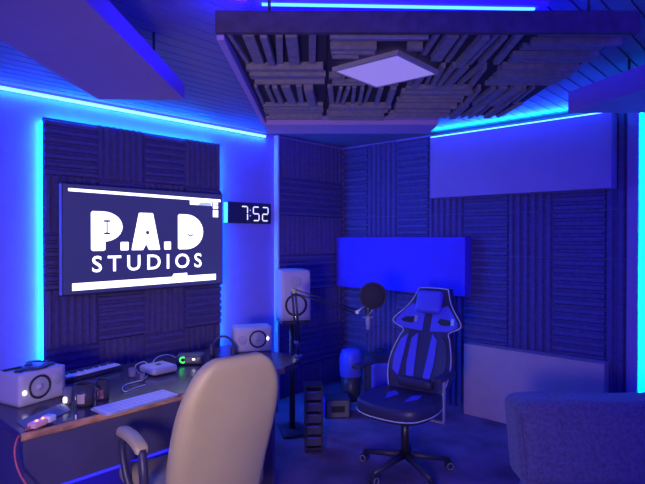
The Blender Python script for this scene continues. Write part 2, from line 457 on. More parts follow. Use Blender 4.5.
# ------------------------------------------------------------ television
X = .20
ty0, ty1 = onx(61, 237, X).y, onx(223, 237, X).y
tz0, tz1 = onx(61, 297, X).z, onx(61, 182, X).z
tvr = empty('television', (.0, 0, 0), 0, 'large flat television on the left wall showing a white studio logo', 'television')
MB().box((X-.026, ty0, tz0), (X-.002, ty1, tz1)).build('casing', 'black', tvr, bevel=.004)
MB().box((.099, (ty0+ty1)/2-.2, 1.4), (X-.026, (ty0+ty1)/2+.2, 1.75)).build('wall_bracket', 'blackm', tvr)
MB().box((X-.002, ty0+.012, tz0+.012), (X+.001, ty1-.008, tz1-.010)).build('screen', 'screen', tvr)
mb = MB().box((X-.03, ty0-.0015, tz0+.01), (X+.002, ty0+.006, tz1-.01)); mb.build('bezel_edge', 'silver', tvr)
EX = X+.0015
def SP(u, v): p = onx(u, v, EX); return (p.y, p.z)
def scr(poly, name, m, t=.0015, x0=None):
    x0 = x0 if x0 is not None else EX
    mb = MB(); mb.prism(poly, x0, x0+t, lambda a, b, t_: Vector((t_, a, b))); return mb
def rnd(poly, r, n=5):
    out = []; N = len(poly)
    for i in range(N):
        p = Vector(poly[i]); a = Vector(poly[i-1])-p; b = Vector(poly[(i+1) % N])-p
        rr = min(r, a.length*.45, b.length*.45); p0 = p+a.normalized()*rr; p1 = p+b.normalized()*rr
        for k in range(n+1):
            t = k/n; q = p0*(1-t)**2+p*2*t*(1-t)+p1*t*t; out.append((q.x, q.y))
    return out
def quad(u0, v0, u1, v1, v2, v3): return [SP(u0, v0), SP(u1, v1), SP(u1, v2), SP(u0, v3)]
# letters in metric screen coords, P.A.D
yA, zt = SP(91, 211); _, zb = SP(91, 251)
yB, zt2 = SP(203, 214)
LH = zt-zb; LW = yB-yA
def LP(a, b): return (yA+a*LW, zb+b*LH)      # a 0..1 along, b 0..1 up
# widths measured in plane coordinates
def fa(u): return (SP(u, 230)[0]-yA)/LW
pl, pr = 0, fa(122.5)
letters = MB()
def addp(poly, r=.008): letters.prism(rnd([LP(*q) for q in poly], r), EX, EX+.0015, lambda a, b, t: Vector((t, a, b)))
def arc(cx, cy, rx, ry, t0, t1, n=14): return [(cx+rx*math.cos(t0+(t1-t0)*k/n), cy+ry*math.sin(t0+(t1-t0)*k/n)) for k in range(n+1)]
bx_ = pr-.14
letters.prism([LP(*q) for q in [(0.004, .03), (.0, 1.0)][::-1] + []] + [LP(a, b) for a, b in [(0, 0), (.085, 0), (.10, .02), (.10, .22), (pr-.13, .22)] + arc(pr-.13, .61, .13, .39, -PI/2, PI/2)], EX, EX+.0015, lambda a, b, t: Vector((t, a, b))) if False else None
letters.prism([LP(a, b) for a, b in [(.012, 0), (.098, 0), (.11, .03), (.11, .23), (pr-.155, .23)] + arc(pr-.155, .615, .155, .385, -PI/2, PI/2) + [(.012, 1), (0, .96), (0, .04)]], EX, EX+.0015, lambda a, b, t: Vector((t, a, b)))
d0, d1 = fa(120.5), fa(128.5)
addp([(d0, 0), (d1, 0), (d1, .22), (d0, .22)])
a0, a1 = fa(131.5), fa(160); am = (a0+a1)/2
addp([(a0, 0), (a0+.10, 0), (a0+.122, .14), (a1-.122, .14), (a1-.10, 0), (a1, 0), (am+.062, 1.0), (am-.062, 1.0)])
d0, d1 = fa(164.2), fa(170.8)
addp([(d0, 0), (d1, 0), (d1, .22), (d0, .22)])
q0 = fa(178)
letters.prism([LP(a, b) for a, b in [(q0+.012, 0), (1-.17, 0)] + arc(1-.17, .5, .17, .5, -PI/2, PI/2) + [(q0+.012, 1), (q0, .96), (q0, .04)]], EX, EX+.0015, lambda a, b, t: Vector((t, a, b)))
islands(letters.build('letters', 'glow', tvr), 'logo_letter')
# small dark marks inside the letters
mk = MB(); G = lambda a, b, t: Vector((t, a, b)); e0, e1 = EX+.0015, EX+.0025
c = (fa(107), .60)
for db in (.16, -.16):
    mk.prism([LP(c[0]+x_*.030, c[1]+db+ (y_*.05)) for x_, y_ in ((-1, -.5), (1, -.5), (.7, .5), (-.7, .5))], e0, e1, G)
mk.prism([LP(c[0]+x_*.005, c[1]+y_*.16) for x_, y_ in ((-1, -1), (1, -1), (1, 1), (-1, 1))], e0, e1, G)
c = (fa(147.5), .47); mk.prism([LP(c[0]+.016*math.cos(t*PI/6), c[1]+.055*math.sin(t*PI/6)) for t in range(12)], e0, e1, G)
c = (fa(190.5), .46)
arcp = [LP(c[0]+.03*math.cos(t), c[1]+.10*math.sin(t)) for t in [PI+.2+i*(PI*.95)/8 for i in range(9)]]
arci = [LP(c[0]+.021*math.cos(t), c[1]+.06*math.sin(t)) for t in [PI+.2+i*(PI*.95)/8 for i in range(9)]][::-1]
for i in range(8): mk.prism([arcp[i], arcp[i+1], arci[7-i], arci[8-i]], e0, e1, G)
mk.build('logo_marks', 'mark', tvr)
# STUDIOS
def text(s_, name, m, p0, p1, h, off, parent, fr):
    cu = bpy.data.curves.new(name, 'FONT'); cu.body = s_; cu.size = 1; cu.offset = off; cu.extrude = .0; cu.space_character = 1.45; cu.resolution_u = 4
    o = bpy.data.objects.new(name, cu); col.objects.link(o); bpy.context.view_layer.update()
    me = bpy.data.meshes.new_from_object(o); bpy.data.objects.remove(o)
    xs_ = [v.co.x for v in me.vertices]; ys_ = [v.co.y for v in me.vertices]
    x0, x1, y0, y1 = min(xs_), max(xs_), min(ys_), max(ys_)
    for v in me.vertices:
        v.co = fr(p0+(v.co.x-x0)/(x1-x0)*(p1-p0), (v.co.y-y0)/(y1-y0)*h)
    me.materials.append(M[m]); o = bpy.data.objects.new(name, me); col.objects.link(o); o.parent = parent
    return o
sy0, sz1 = SP(92, 256); _, sz0 = SP(92, 272.5); sy1, _ = SP(201.5, 260)
islands(text('STUDIOS', 'word', 'glow', sy0, sy1, sz1-sz0, .012, tvr, lambda a, b: Vector((EX+.001, a, sz0+b))), 'logo_letter')
bars = MB()
bars.prism(rnd([SP(68.3, 191), SP(220.5, 202.2), SP(220.5, 199.7), SP(68.3, 188)][::-1], .006), EX, EX+.0015, G)
bars.prism([SP(72, 291), SP(215.6, 279.6), SP(215.6, 273.8), SP(72, 283.6)], EX, EX+.0015, G)
bars.prism([SP(172, 277), SP(187, 276), SP(187, 272.8), SP(173.5, 273.8)], EX, EX+.0015, G)
bars.prism([SP(190, 204.5), SP(212, 206), SP(212, 201), SP(190, 199.5)], EX, EX+.0014, G)
for v0, v1 in ((202.5, 204.5), (205.5, 208.5), (210, 217)): bars.prism([SP(213, v1), SP(218, v1+.2), SP(218, v0+.2), SP(213, v0)], EX, EX+.0015, G)
bars.build('screen_bars', 'glow', tvr)
MB().prism([SP(198, 205), SP(211, 205.9), SP(211, 203), SP(201, 202.2)], EX+.0014, EX+.0024, G).build('screen_tab', 'glowb', tvr)

# ------------------------------------------------------------ wall clock 7:52
cX = .06
ky0, ky1 = onx(228, 212, cX).y, onx(271, 212, cX).y
kz0, kz1 = onx(228, 223, cX).z, onx(228, 201.5, cX).z
ck = empty('digital_clock', (0, ky0, kz0), 0, 'black digital wall clock reading 7:52 just right of the television', 'clock')
kw, kh = ky1-ky0, kz1-kz0
MB().box((0.0, 0, 0), (cX, kw, kh)).build('case', 'black', ck, bevel=.003)
MB().box((.004, -.003, .006), (cX-.006, 0, kh-.006)).build('side_face', 'white', ck)  # white plate stands in for LED light on the black case
def seg7(ch, ox, oz, w, h, t=.0105):
    S7 = {'7': 'abcf', '5': 'afgcd', '2': 'abged'}[ch]; g = .003; out = []
    hseg = lambda z: [(g, z), (g+t/2, z+t/2), (w-g-t/2, z+t/2), (w-g, z), (w-g-t/2, z-t/2), (g+t/2, z-t/2)]
    vseg = lambda x, z0, z1: [(x, z0+g), (x+t/2, z0+g+t/2), (x+t/2, z1-g-t/2), (x, z1-g), (x-t/2, z1-g-t/2), (x-t/2, z0+g+t/2)]
    m_ = {'a': hseg(h), 'g': hseg(h/2), 'd': hseg(0), 'f': vseg(0, h/2, h), 'e': vseg(0, 0, h/2), 'b': vseg(w, h/2, h), 'c': vseg(w, 0, h/2)}
    if ch == '7': S7 = 'abc'
    return [[(ox+a, oz+b) for a, b in m_[k]] for k in S7]
dh = kh*.66; dz = kh*.15
digs = [('7', kw*.30, 'dig'), ('5', kw*.57, 'dig'), ('2', kw*.79, 'dig')]
for ch, oy, m in digs:
    mb = MB()
    for p in seg7(ch, oy, dz, kw*.135, dh): mb.prism(p, cX+.0005, cX+.002, G)
    mb.build('digit', m, ck)
mb = MB()
for z in (.35, .62): mb.prism([(kw*.490+a, kh*z+b) for a, b in ((0, 0), (.008, 0), (.008, .009), (0, .009))], cX+.0005, cX+.002, G)
mb.build('colon', 'dig', ck)

# ------------------------------------------------------------ desk
DZ = .78
dxf, dxb, dy0, dy1 = 1.47, .64, -3.78, -2.0
dk = empty('desk', (dxf, dy0, 0), 0, 'long dark studio desk with a raw wooden front edge under the television', 'desk')
W = dxf-dxb; Lk = dy1-dy0
tp = MB().prism([(-W, 0), (-.0, 0), (-.0, Lk-.28), (-.10, Lk-.02), (-.16, Lk), (-W, Lk)], DZ-.035, DZ, lambda a, b, t: Vector((a, b, t)))
tp.build('tabletop', 'desk', dk)
# ragged raw edge
mb = MB(); n = 46; vs = []
for i in range(n+1):
    y = (Lk-.28)*i/n; o1 = .012+random.uniform(-.005, .006); o2 = .010+random.uniform(-.006, .007)
    for q in ((0, DZ-.001), (o1*.6, DZ-.003), (o1, DZ-.012), (o2, DZ-.028), (0, DZ-.036)): vs.append(Vector((q[0]+.0003, y, q[1])))
fs = [(i*5+k, (i+1)*5+k, (i+1)*5+(k+1) % 5, i*5+(k+1) % 5) for i in range(n) for k in range(5)] + [(0, 1, 2, 3, 4), tuple(n*5+k for k in (4, 3, 2, 1, 0))]
mb._add(vs, fs); mb.build('raw_edge', 'wood', dk)
MB().box((-.05, .02, .50), (-.03, Lk-.30, DZ-.036)).build('front_panel', 'panel', dk)
MB().box((-W+.02, .02, .0), (-.05, .045, DZ-.035)).build('end_panel', 'panel', dk)
MB().box((-W+.02, Lk-.33, .0), (-.05, Lk-.305, DZ-.035)).build('end_panel', 'panel', dk)
MB().box((-.052, .04, .487), (-.028, Lk-.34, .499)).build('edge_glow', 'edgeglow', dk)  # glowing bar stands in for blue light reflected along the edge
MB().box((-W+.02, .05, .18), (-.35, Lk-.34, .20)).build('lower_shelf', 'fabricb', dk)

# ------------------------------------------------------------ studio monitors
def speaker(loc, rz, w, h, d, label, side, wr, wc, tc, lc, tweet=True):
    """front face toward local -Y, width along X; lying or upright; wc/tc/lc centres on face (x,z)"""
    r = empty('studio_monitor', loc, rz, label, 'speaker', 'white studio monitors')
    MB().rbox((0, d/2, h/2), (w, d, h), .006, 6).build('cabinet', 'spk', r)
    o = MB().lathe([(wr*1.08, .0), (wr*1.10, .004), (wr, .008), (wr*.90, .006), (wr*.88, .001)], (wc[0], 0, wc[1]), (0, -1, 0)).build('surround_ring', 'ring', r)
    MB().lathe([(wr*.89, .001), (wr*.6, .0045), (wr*.30, .002), (wr*.28, .004), (wr*.15, .009), (0, .011)], (wc[0], 0, wc[1]), (0, -1, 0)).build('woofer_cone', 'cone', r)
    tr = wr*.36
    MB().lathe([(tr*1.5, .0), (tr*1.45, .003), (tr, .002), (tr*.5, .005), (0, .006)], (tc[0], 0, tc[1]), (0, -1, 0), 20).build('tweeter', 'cone', r)
    MB().lathe([(.009, .0), (.0085, .005), (0, .006)], (lc[0], 0, lc[1]), (0, -1, 0), 14).build('power_light', 'powerled', r)
    return r
# left, lying: front bottom edge from (18.6,409) to (66,396)
p0 = onz(18.6, 409, DZ); p1 = onz(65, 395.5, DZ); dd = p1-p0
Ls = dd.length; ang = math.atan2(dd.y, dd.x)
print('left speaker len', Ls)
hs = .158
s1 = speaker((p0+p1)/2 + Vector((0, 0, .001)), ang, Ls, hs, .19, 'white studio monitor lying on its side at the near left end of the desk', 0, hs*.34, (-Ls*.08, hs*.50), (Ls*.32, hs*.62), (-Ls*.40, hs*.42))
s1.children[3].scale = (1, 1, 1)
# small flat triangle logo highlight is the lit power light; middle speaker
D2 = 3.72; c2 = onz(253, 352, DZ)
s2 = speaker(Vector((c2.x, c2.y, DZ+.001)), YAW+math.radians(15), .275, .17, .2, 'white studio monitor lying on its side at the far end of the desk', 0, .058, (.035, .088), (-.075, .085), (.105, .09))
s3p = cw((296-CU)/F*4.2, 4.2, .935)
s3 = speaker(s3p, YAW+math.radians(15), .235, .40, .30, 'white studio monitor standing upright on a tall stand near the corner', 0, .082, (-.0, .125), (0, .31), (-.012, .035))
st = empty('speaker_stand', (s3p.x, s3p.y, 0), YAW+math.radians(15), 'black speaker stand holding the upright monitor near the corner', 'stand')
MB().box((-.11, .02, .905), (.11, .28, .933)).build('top_plate', 'black', st, bevel=.003)
MB().cyl((0, .15, .03), (0, .15, .905), .025).build('pole', 'blackm', st)
MB().rbox((0, .15, .015), (.20, .30, .03), .01, 4).build('base', 'black', st)

# black straps lying on the left monitor
q = s1.location; R1 = Matrix.Rotation(ang, 4, 'Z')
mb = MB()
def onsp(x, y, z): return Matrix.Translation(q) @ R1 @ Vector((x, y, z))
def ribbon(mb, pts, w, t=.006, mi=0):
    pts = [Vector(p) for p in pts]; vs = []
    for i, p in enumerate(pts):
        tt = pts[min(i+1, len(pts)-1)]-pts[max(0, i-1)]; nrm = Vector((-tt.y, tt.x, 0)).normalized()
        vs += [p-nrm*w/2, p+nrm*w/2, p+nrm*w/2+Vector((0, 0, t)), p-nrm*w/2+Vector((0, 0, t))]
    fs = [(i*4+k, i*4+(k+1) % 4, i*4+4+(k+1) % 4, i*4+4+k) for i in range(len(pts)-1) for k in range(4)] + [(3, 2, 1, 0), tuple((len(pts)-1)*4+k for k in range(4))]
    mb._add(vs, fs, mi)
ribbon(mb, [onsp(-.10+i*.02, .05+.02*math.sin(i*.9), hs+.002) for i in range(11)], .035, .008)
ribbon(mb, [onsp(-.02+i*.015, .13-.03*math.cos(i*.8), hs+.011) for i in range(9)], .03, .006)
ribbon(mb, [onsp(-.12+i*.018, .135, hs+.002) for i in range(6)], .02, .006)
tag(mb.build('strap', 'cord'), 'crumpled black strap lying on top of the near left studio monitor', 'strap')

# ------------------------------------------------------------ things on the desk
# piano keyboard
a = onz(67, 380, DZ+.02); b = onz(118, 367, DZ+.02)
dd = b-a; Lp = dd.length; an = math.atan2(dd.y, dd.x)
pk = empty('midi_keyboard', (a.x, a.y, DZ+.001), an, 'small black piano keyboard with white keys behind the mugs', 'keyboard')
MB().box((-.02, -.005, 0), (Lp+.03, .14, .025)).build('body', 'black', pk, bevel=.003)
nk = 24
for i in range(nk):
    kw_ = (Lp+.01)/nk
    MB().box((i*kw_+.001, -.003, .0255), ((i+1)*kw_-.001, .085, .034)).build('white_key', 'key', pk)
for i in range(nk-1):
    if i % 7 in (2, 6): continue
    MB().box(((i+1)*kw_-.0028, .045, .0345), ((i+1)*kw_+.0028, .085, .042)).build('black_key', 'black', pk)
# mugs
def mugf(u, v, r, h, m, label, name='mug', extra=None, handle=True):
    p = onz(u, v, DZ); p.z = DZ+.001
    o = empty(name, p, YAW, label, name.replace('_', ' '))
    MB().lathe([(0, 0), (r*.9, 0), (r, .006), (r, h), (r*.92, h), (r*.90, .008), (0, .008)], n=24).build('body', m, o)
    if handle:
        MB().tube([(r*.95+.0, 0, h*.8)] + [(r+ .028*math.sin(t), 0, h*.5+h*.28*math.cos(t)) for t in [PI*k/8 for k in range(1, 8)]] + [(r*.95, 0, h*.22)], .005).build('handle', m, o)
    if extra:
        mm, z0, z1, half = extra; mb = MB(); n = 8; vs = []
        for k in range(n+1):
            t = -PI/2-half+2*half*k/n
            for z in (z0, z1): vs.append(Vector(((r+.001)*math.cos(t), (r+.001)*math.sin(t), z)))
        mb._add(vs, [(k*2, k*2+2, k*2+3, k*2+1) for k in range(n)], 0, True); mb.build('label_patch', mm, o)
    return o
mugf(84, 405, .044, .105, 'mug', 'dark mug with a cream badge between the glass and the can', 'mug', ('badge', .015, .060, .40))
g_ = mugf(66.5, 404, .021, .075, 'glass', 'small smoky glass with a lit candle glow beside the near monitor', 'glass', None, False)
MB().lathe([(0, 0), (.008, .0), (.008, .02), (0, .026)], (0, -.023, .012), n=10).build('light', 'powerled', g_)
mugf(102, 399, .031, .10, 'mug', 'dark cup with a pink and white label right of the mug', 'cup', ('pink', .01, .05, .5), False)
# grey mat
P4 = [onz(u, v, DZ) for u, v in ((27, 432), (16, 423), (62, 404), (70, 411))]
mb = MB(); mb._add([Vector((p.x, p.y, DZ+.001)) for p in P4]+[Vector((p.x, p.y, DZ+.004)) for p in P4], [(3,2,1,0),(4,5,6,7),(0,1,5,4),(1,2,6,5),(2,3,7,6),(3,0,4,7)])
tag(mb.build('desk_mat', 'mat_'), 'thin grey mat on the near left corner of the desk', 'mat')
# adapter with orange lights
p = onz(40, 429, DZ+.005); pa_ = onz(29, 432, DZ); pb_ = onz(52, 422, DZ); an = math.atan2((pb_-pa_).y, (pb_-pa_).x); La = (pb_-pa_).length
ad = empty('plug_adapter', (pa_.x, pa_.y, DZ+.006), an, 'clear and white plug adapter glowing orange at the desk corner', 'adapter')
MB().rbox((La*.33, 0, .014), (La*.62, .042, .026), .008, 5).build('clear_body', 'adapter', ad)
MB().rbox((La*.82, 0, .016), (La*.36, .046, .030), .008, 5).build('white_end', 'key', ad)
for k in (.25, .52): MB().rbox((La*k, -.004, .029), (.012, .012, .008), .003, 3).build('orange_light', 'orange', ad)
# red cable
pts = [onz(30, 431, DZ+.015), onz(24, 432, DZ+.02)]
edge = onz(17, 437, DZ+.01); pts.append(edge)
pe = Vector((edge.x, edge.y, 0))
pts = [Vector((ad.location.x, ad.location.y, DZ+.018))]
d_l = 2.25
for (u, v, d) in ((22, 433, 2.24), (16, 440, 2.20), (13.5, 452, 2.18), (15, 465, 2.17), (20, 478, 2.16), (27, 490, 2.15), (33, 515, 2.15), (38, 545, 2.16)): pts.append(ond(u, v, d))
def smooth(pts, n=5):
    out = []
    for i in range(len(pts)-1):
        p0, p1, p2, p3 = pts[max(i-1, 0)], pts[i], pts[i+1], pts[min(i+2, len(pts)-1)]
        for k in range(n):
            t = k/n; out.append(.5*((2*p1)+(p2-p0)*t+(2*p0-5*p1+4*p2-p3)*t*t+(3*p1-p0-3*p2+p3)*t**3))
    out.append(pts[-1]); return out
last = pts[-1]; pts.append(Vector((last.x, last.y, .012))); pts.append(Vector((last.x+.1, last.y-.3, .008)))
tag(MB().tube(smooth(pts), .0045).build('cable', 'red'), 'pinkish red cable looping off the near corner of the desk', 'cable')
# slim white keyboard
P4 = [onz(u, v, DZ+.008) for u, v in ((97, 408), (106, 416.5), (181, 395.5), (168, 389))]
o = P4[0]; ex = (P4[3]-P4[0]); ey = (P4[1]-P4[0])
Lk_ = ((P4[3]-P4[0]).length+(P4[2]-P4[1]).length)/2; Wk = ((P4[1]-P4[0]).length+(P4[2]-P4[3]).length)/2
an = math.atan2((P4[2]-P4[1]).y, (P4[2]-P4[1]).x)
print('keyboard', Lk_, Wk)
kb = empty('computer_keyboard', (P4[1].x, P4[1].y, DZ+.001), an, 'slim silver white computer keyboard at the front of the desk', 'keyboard')
MB().rbox((Lk_/2, Wk/2, .006), (Lk_, Wk, .011), .005, 5).build('body', 'alu', kb)
for j in range(4):
    kx = .008; row = MB()
    n_ = 14; kw2 = (Lk_-.016)/n_; kh2 = (Wk-.014)/4
    for i in range(n_): row.box((kx+i*kw2+.0015, .007+j*kh2+.0015, .0115), (kx+(i+1)*kw2-.0015, .007+(j+1)*kh2-.0015, .0135))
    row.build('key_row', 'key', kb, bevel=.0006)
# small computer
P4 = [onz(u, v, DZ) for u, v in ((153, 378), (178, 372.5), (170, 364), (147, 368))]
an = math.atan2((P4[1]-P4[0]).y, (P4[1]-P4[0]).x); Lm = (P4[1]-P4[0]).length
print('mini', Lm)
mm = empty('mini_computer', (P4[0].x, P4[0].y, DZ+.001), an, 'low square silver computer with rounded corners at the back of the desk', 'computer')
MB().rbox((Lm/2, .085, .026), (Lm, .17, .045), .018, 7).build('case', 'alu', mm)
MB().lathe([(.018, 0), (.018, .0008), (0, .0008)], (Lm/2, .085, .0487), n=16).build('top_mark', 'ring', mm)
MB().lathe([(.002, 0), (.002, .001), (0, .001)], (Lm*.86, -.0005, .018), (0, -1, 0), n=8).build('front_light', 'key', mm)
# white cables
def dc(uvz): return smooth([onz(u, v, z) for u, v, z in uvz], 6)
tag(MB().tube(dc([(147, 364, DZ+.058), (143, 362, DZ+.06), (135, 366, DZ+.03), (138, 373, DZ+.004), (144, 374, DZ+.004)]), .003).build('cable', 'whitec'), 'white cable curling left of the small silver computer', 'cable')
tag(MB().tube(dc([(152, 363, DZ+.05), (158, 357, DZ+.07), (168, 355, DZ+.06), (176, 358, DZ+.02)]), .003).build('cable', 'whitec'), 'white cable arching over the back of the small silver computer', 'cable')
tag(MB().tube(dc([(145, 385, DZ+.005), (135, 388, DZ+.005), (125, 392, DZ+.005), (122, 388, DZ+.005), (128, 384, DZ+.005), (143, 380, DZ+.005), (147, 376, DZ+.005)]), .003).build('cable', 'whitec'), 'white cable lying loose on the desk above the silver keyboard', 'cable')
# interface box with green ring
p = onz(186, 366, DZ)
ai = empty('audio_interface', (p.x, p.y, DZ+.001), YAW+.15, 'black audio box with a glowing green ring beside the silver computer', 'audio interface')
MB().rbox((.02, .07, .03), (.17, .13, .055), .008, 5).build('case', 'black', ai)
ringp = [(-.022+.017*math.cos(t), .001, .036+.017*math.sin(t)) for t in [.9+k*(2*PI-1.8)/14 for k in range(15)]]
MB().tube(ringp, .0038, 6).build('green_ring', 'green', ai)
MB().lathe([(.011, 0), (.011, .012), (0, .013)], (-.022, .005, .036), (0, -1, 0), 16).build('knob', 'ring', ai)
MB().rbox((.045, .004, .037), (.016, .004, .006), .0015, 3).build('white_light', 'powerled', ai)
# clutter of small dark things
for (u, v, r, h, lab, nm) in ((132, 377, .022, .05, 'small dark jar at the back of the desk left of the silver computer', 'jar'), (142, 381, .014, .04, 'tiny dark bottle beside the white cable on the desk', 'bottle')):
    mugf(u, v, r, h, 'glass', lab, nm, None, False)
p = onz(222, 357, DZ)
hp = empty('headphones', (p.x, p.y, DZ+.001), YAW, 'black headphones lying on the desk left of the far monitor', 'headphones')
MB().tube([(.075*math.cos(t), .03+.02*math.sin(t), .045+.085*math.sin(t)) for t in [PI*k/14 for k in range(15)]], .008).build('headband', 'black', hp)
for sx in (-1, 1): MB().rbox((sx*.075, .03, .038), (.035, .07, .075), .016, 6).build('ear_cup', 'black', hp)
# white stub near edge of desk
p = onz(75, 420, DZ)
o = MB().lathe([(0, 0), (.004, 0), (.0045, .012), (.003, .02), (0, .021)], n=10).build('cap', 'key', loc=(p.x, p.y, DZ+.001)); tag(o, 'tiny white cap standing near the wooden edge of the desk', 'cap')

# ------------------------------------------------------------ microphone boom
b0 = onz(298, 357, DZ); b0.x -= .0
e = ond(293.5, 291, 3.52); f = ond(357, 312, 3.75); base = Vector((b0.x, b0.y, DZ))
bo = empty('microphone_boom', (base.x, base.y, DZ), 0, 'black jointed microphone arm clamped to the far end of the desk', 'microphone arm')
I = -bo.location
def rel(p): return Vector(p)+I
MB().box((-.02, -.02, .001), (.02, .02, .016)).build('clamp', 'silver', bo, bevel=.003)
MB().cyl((0, 0, .016), (0, 0, .10), .011).build('post', 'blackm', bo)
b1 = base+Vector((0, 0, .10)); side = RT*.011
mb = MB()
for s_ in (-1, 1): mb.tube([rel(b1+side*s_), rel(e+side*s_)], .008)
mb.build('lower_arm', 'blackm', bo)
mb = MB(); up = Vector((0, 0, .013))
for s_ in (-1, 1): mb.tube([rel(e+up*s_), rel(f+up*s_)], .0055)
mb.build('upper_arm', 'blackm', bo)
MB().cyl(rel(e-FW*.018), rel(e+FW*.018), .017).build('elbow_joint', 'blackm', bo)
MB().lathe([(.012, 0), (.012, .025), (0, .027)], rel(b1+RT*-.02), (1, 0, 0), 12).build('knob', 'silver', bo)
mc = ond(365, 318, 3.76)
mb = MB(); mb.tube([rel(f), rel(ond(361, 309, 3.76)), rel(ond(366, 305, 3.76))], .006); mb.cyl(rel(f-FW*.012), rel(f+FW*.012), .014)
mb.build('end_joint', 'silver', bo)
pf = empty('pop_filter', ond(373, 296, 3.66), YAW, 'round black pop filter in front of the microphone', 'pop filter')
MB().lathe([(0, -.004), (.088, -.004), (.088, .004), (0, .004)], (0, 0, 0), (0, 1, 0), 40).build('mesh_disc', 'filt', pf)
MB().tube([(.090*math.cos(t), 0, .090*math.sin(t)) for t in [2*PI*k/40 for k in range(40)]], .0055, closed=True).build('hoop', 'black', pf)
pm = ond(366, 320, 3.72)
MB().tube([(0, .0, -.09), (-.02, .03, -.13), (pm-pf.location).xyz if False else (-.05, .05, -.16)], .004).build('gooseneck', 'silver', pf)
mi_ = empty('microphone', ond(368, 316, 3.78), YAW, 'small silver and black studio microphone hanging below the pop filter', 'microphone')
MB().lathe([(0, -.10), (.012, -.095), (.016, -.06), (.018, -.02), (.018, .0)], n=18).build('body', 'silver', mi_)
MB().lathe([(.022, .0), (.024, .03), (.022, .07), (.012, .09), (0, .093)], n=18).build('grille', 'blackm', mi_)
MB().tube([(.035*math.cos(t), .035*math.sin(t), -.01) for t in [2*PI*k/20 for k in range(20)]], .003, closed=True).build('shock_mount', 'silver', mi_)

# ------------------------------------------------------------ tan office chair
oc = empty('office_chair', (1.93-.10, -3.06-.09, 0), math.radians(82), 'tan leather office chair seen from behind, pulled up to the desk', 'office chair')
def backfn(q):
    t = (q.z+.35)/.70
    k = 1.0
    if t > .45: k = max(.0, 1-((t-.45)/.60)**3.2)**.5
    if t < .45: k = 1-.10*((.45-t)/.45)**1.5
    w = q.x*k*(1.0)
    lean = -.14*(t-.1) - .06*(t**2)*.5
    curve = -.10*(q.x/.25)**2*0 + .05*(abs(q.x)/.25)**2*(1-max(0, min(1, (t-.3)/.5)))
    th = q.y*(1-.25*max(0, (t-.6)/.4))
    return Vector((w, th+lean+curve, q.z))
MB().rbox((0, -.20, .77), (.47, .11, .70), .05, 18, backfn).build('backrest', 'tan', oc)
def seatfn(q): return Vector((q.x, q.y, q.z+.03*(q.x/.26)**2 - .02*max(0, q.y/.25)**2))
MB().rbox((0, .08, .47), (.52, .52, .11), .05, 12, seatfn).build('seat', 'tan', oc)
for sx in (-1, 1):
    ar = MB().rbox((0, 0, 0), (.06, .26, .045), .02, 10, lambda q: Vector((q.x, q.y, q.z-.6*(q.y*q.y) if q.y > 0 else q.z-1.6*(q.y*q.y))), m=Matrix.Translation((sx*.285, .06, .735))).build('armrest', 'tan', oc)
    pts = [(sx*.285, .14, .715), (sx*.29, .17, .66), (sx*.285, .14, .55), (sx*.27, .08, .44)]
    pts2 = [(sx*.285, -.055, .71), (sx*.29, -.09, .62), (sx*.285, -.08, .50), (sx*.27, -.03, .43)]
    mb = MB(); mb.tube(smooth([Vector(p) for p in pts]), .016); mb.tube(smooth([Vector(p) for p in pts2]), .02)
    mb.build('arm_frame', 'black', oc)
MB().cyl((0, .05, .10), (0, .05, .42), .028).build('gas_lift', 'blackm', oc)
MB().box((-.11, -.08, .405), (.11, .18, .425)).build('seat_plate', 'blackm', oc)
def starbase(parent, c, R, mleg='black', hcast='silver', off=0.3):
    for k in range(5):
        t = off+2*PI*k/5; dx, dy = math.cos(t), math.sin(t)
        mb = MB(); mb.cyl((c[0]+dx*.03, c[1]+dy*.03, .115), (c[0]+dx*R, c[1]+dy*R, .075), .026, .016, 10)
        leg = mb.build('leg', mleg, parent)
        mb = MB(); nx, ny = -dy, dx
        for s_ in (-1, 1): mb.cyl((c[0]+dx*R+nx*s_*.006, c[1]+dy*R+ny*s_*.006, .032), (c[0]+dx*R+nx*s_*.024, c[1]+dy*R+ny*s_*.024, .032), .030, n=16)
        mb.cyl((c[0]+dx*R, c[1]+dy*R, .03), (c[0]+dx*R, c[1]+dy*R, .08), .007)
        mb.build('caster', 'black', leg)
        for s_ in (-1, 1):
            mb = MB(); mb.tube([(c[0]+dx*R+nx*s_*.026+dx*.021*math.cos(a_), c[1]+dy*R+ny*s_*.026+dy*.021*math.cos(a_), .032+.021*math.sin(a_)) for a_ in [2*PI*i/14 for i in range(14)]], .0028, closed=True)
            mb.build('caster_trim', hcast, leg)
starbase(oc, (0, .05), .28)

# ------------------------------------------------------------ gaming chair
gp = cw(.575, 3.62)
gyaw = math.atan2((-FW*.80-RT*.60).y, (-FW*.80-RT*.60).x)-PI/2
gc = empty('gaming_chair', (gp.x, gp.y, 0), gyaw, 'black and blue gaming chair with glowing white piping in front of the back wall', 'gaming chair')
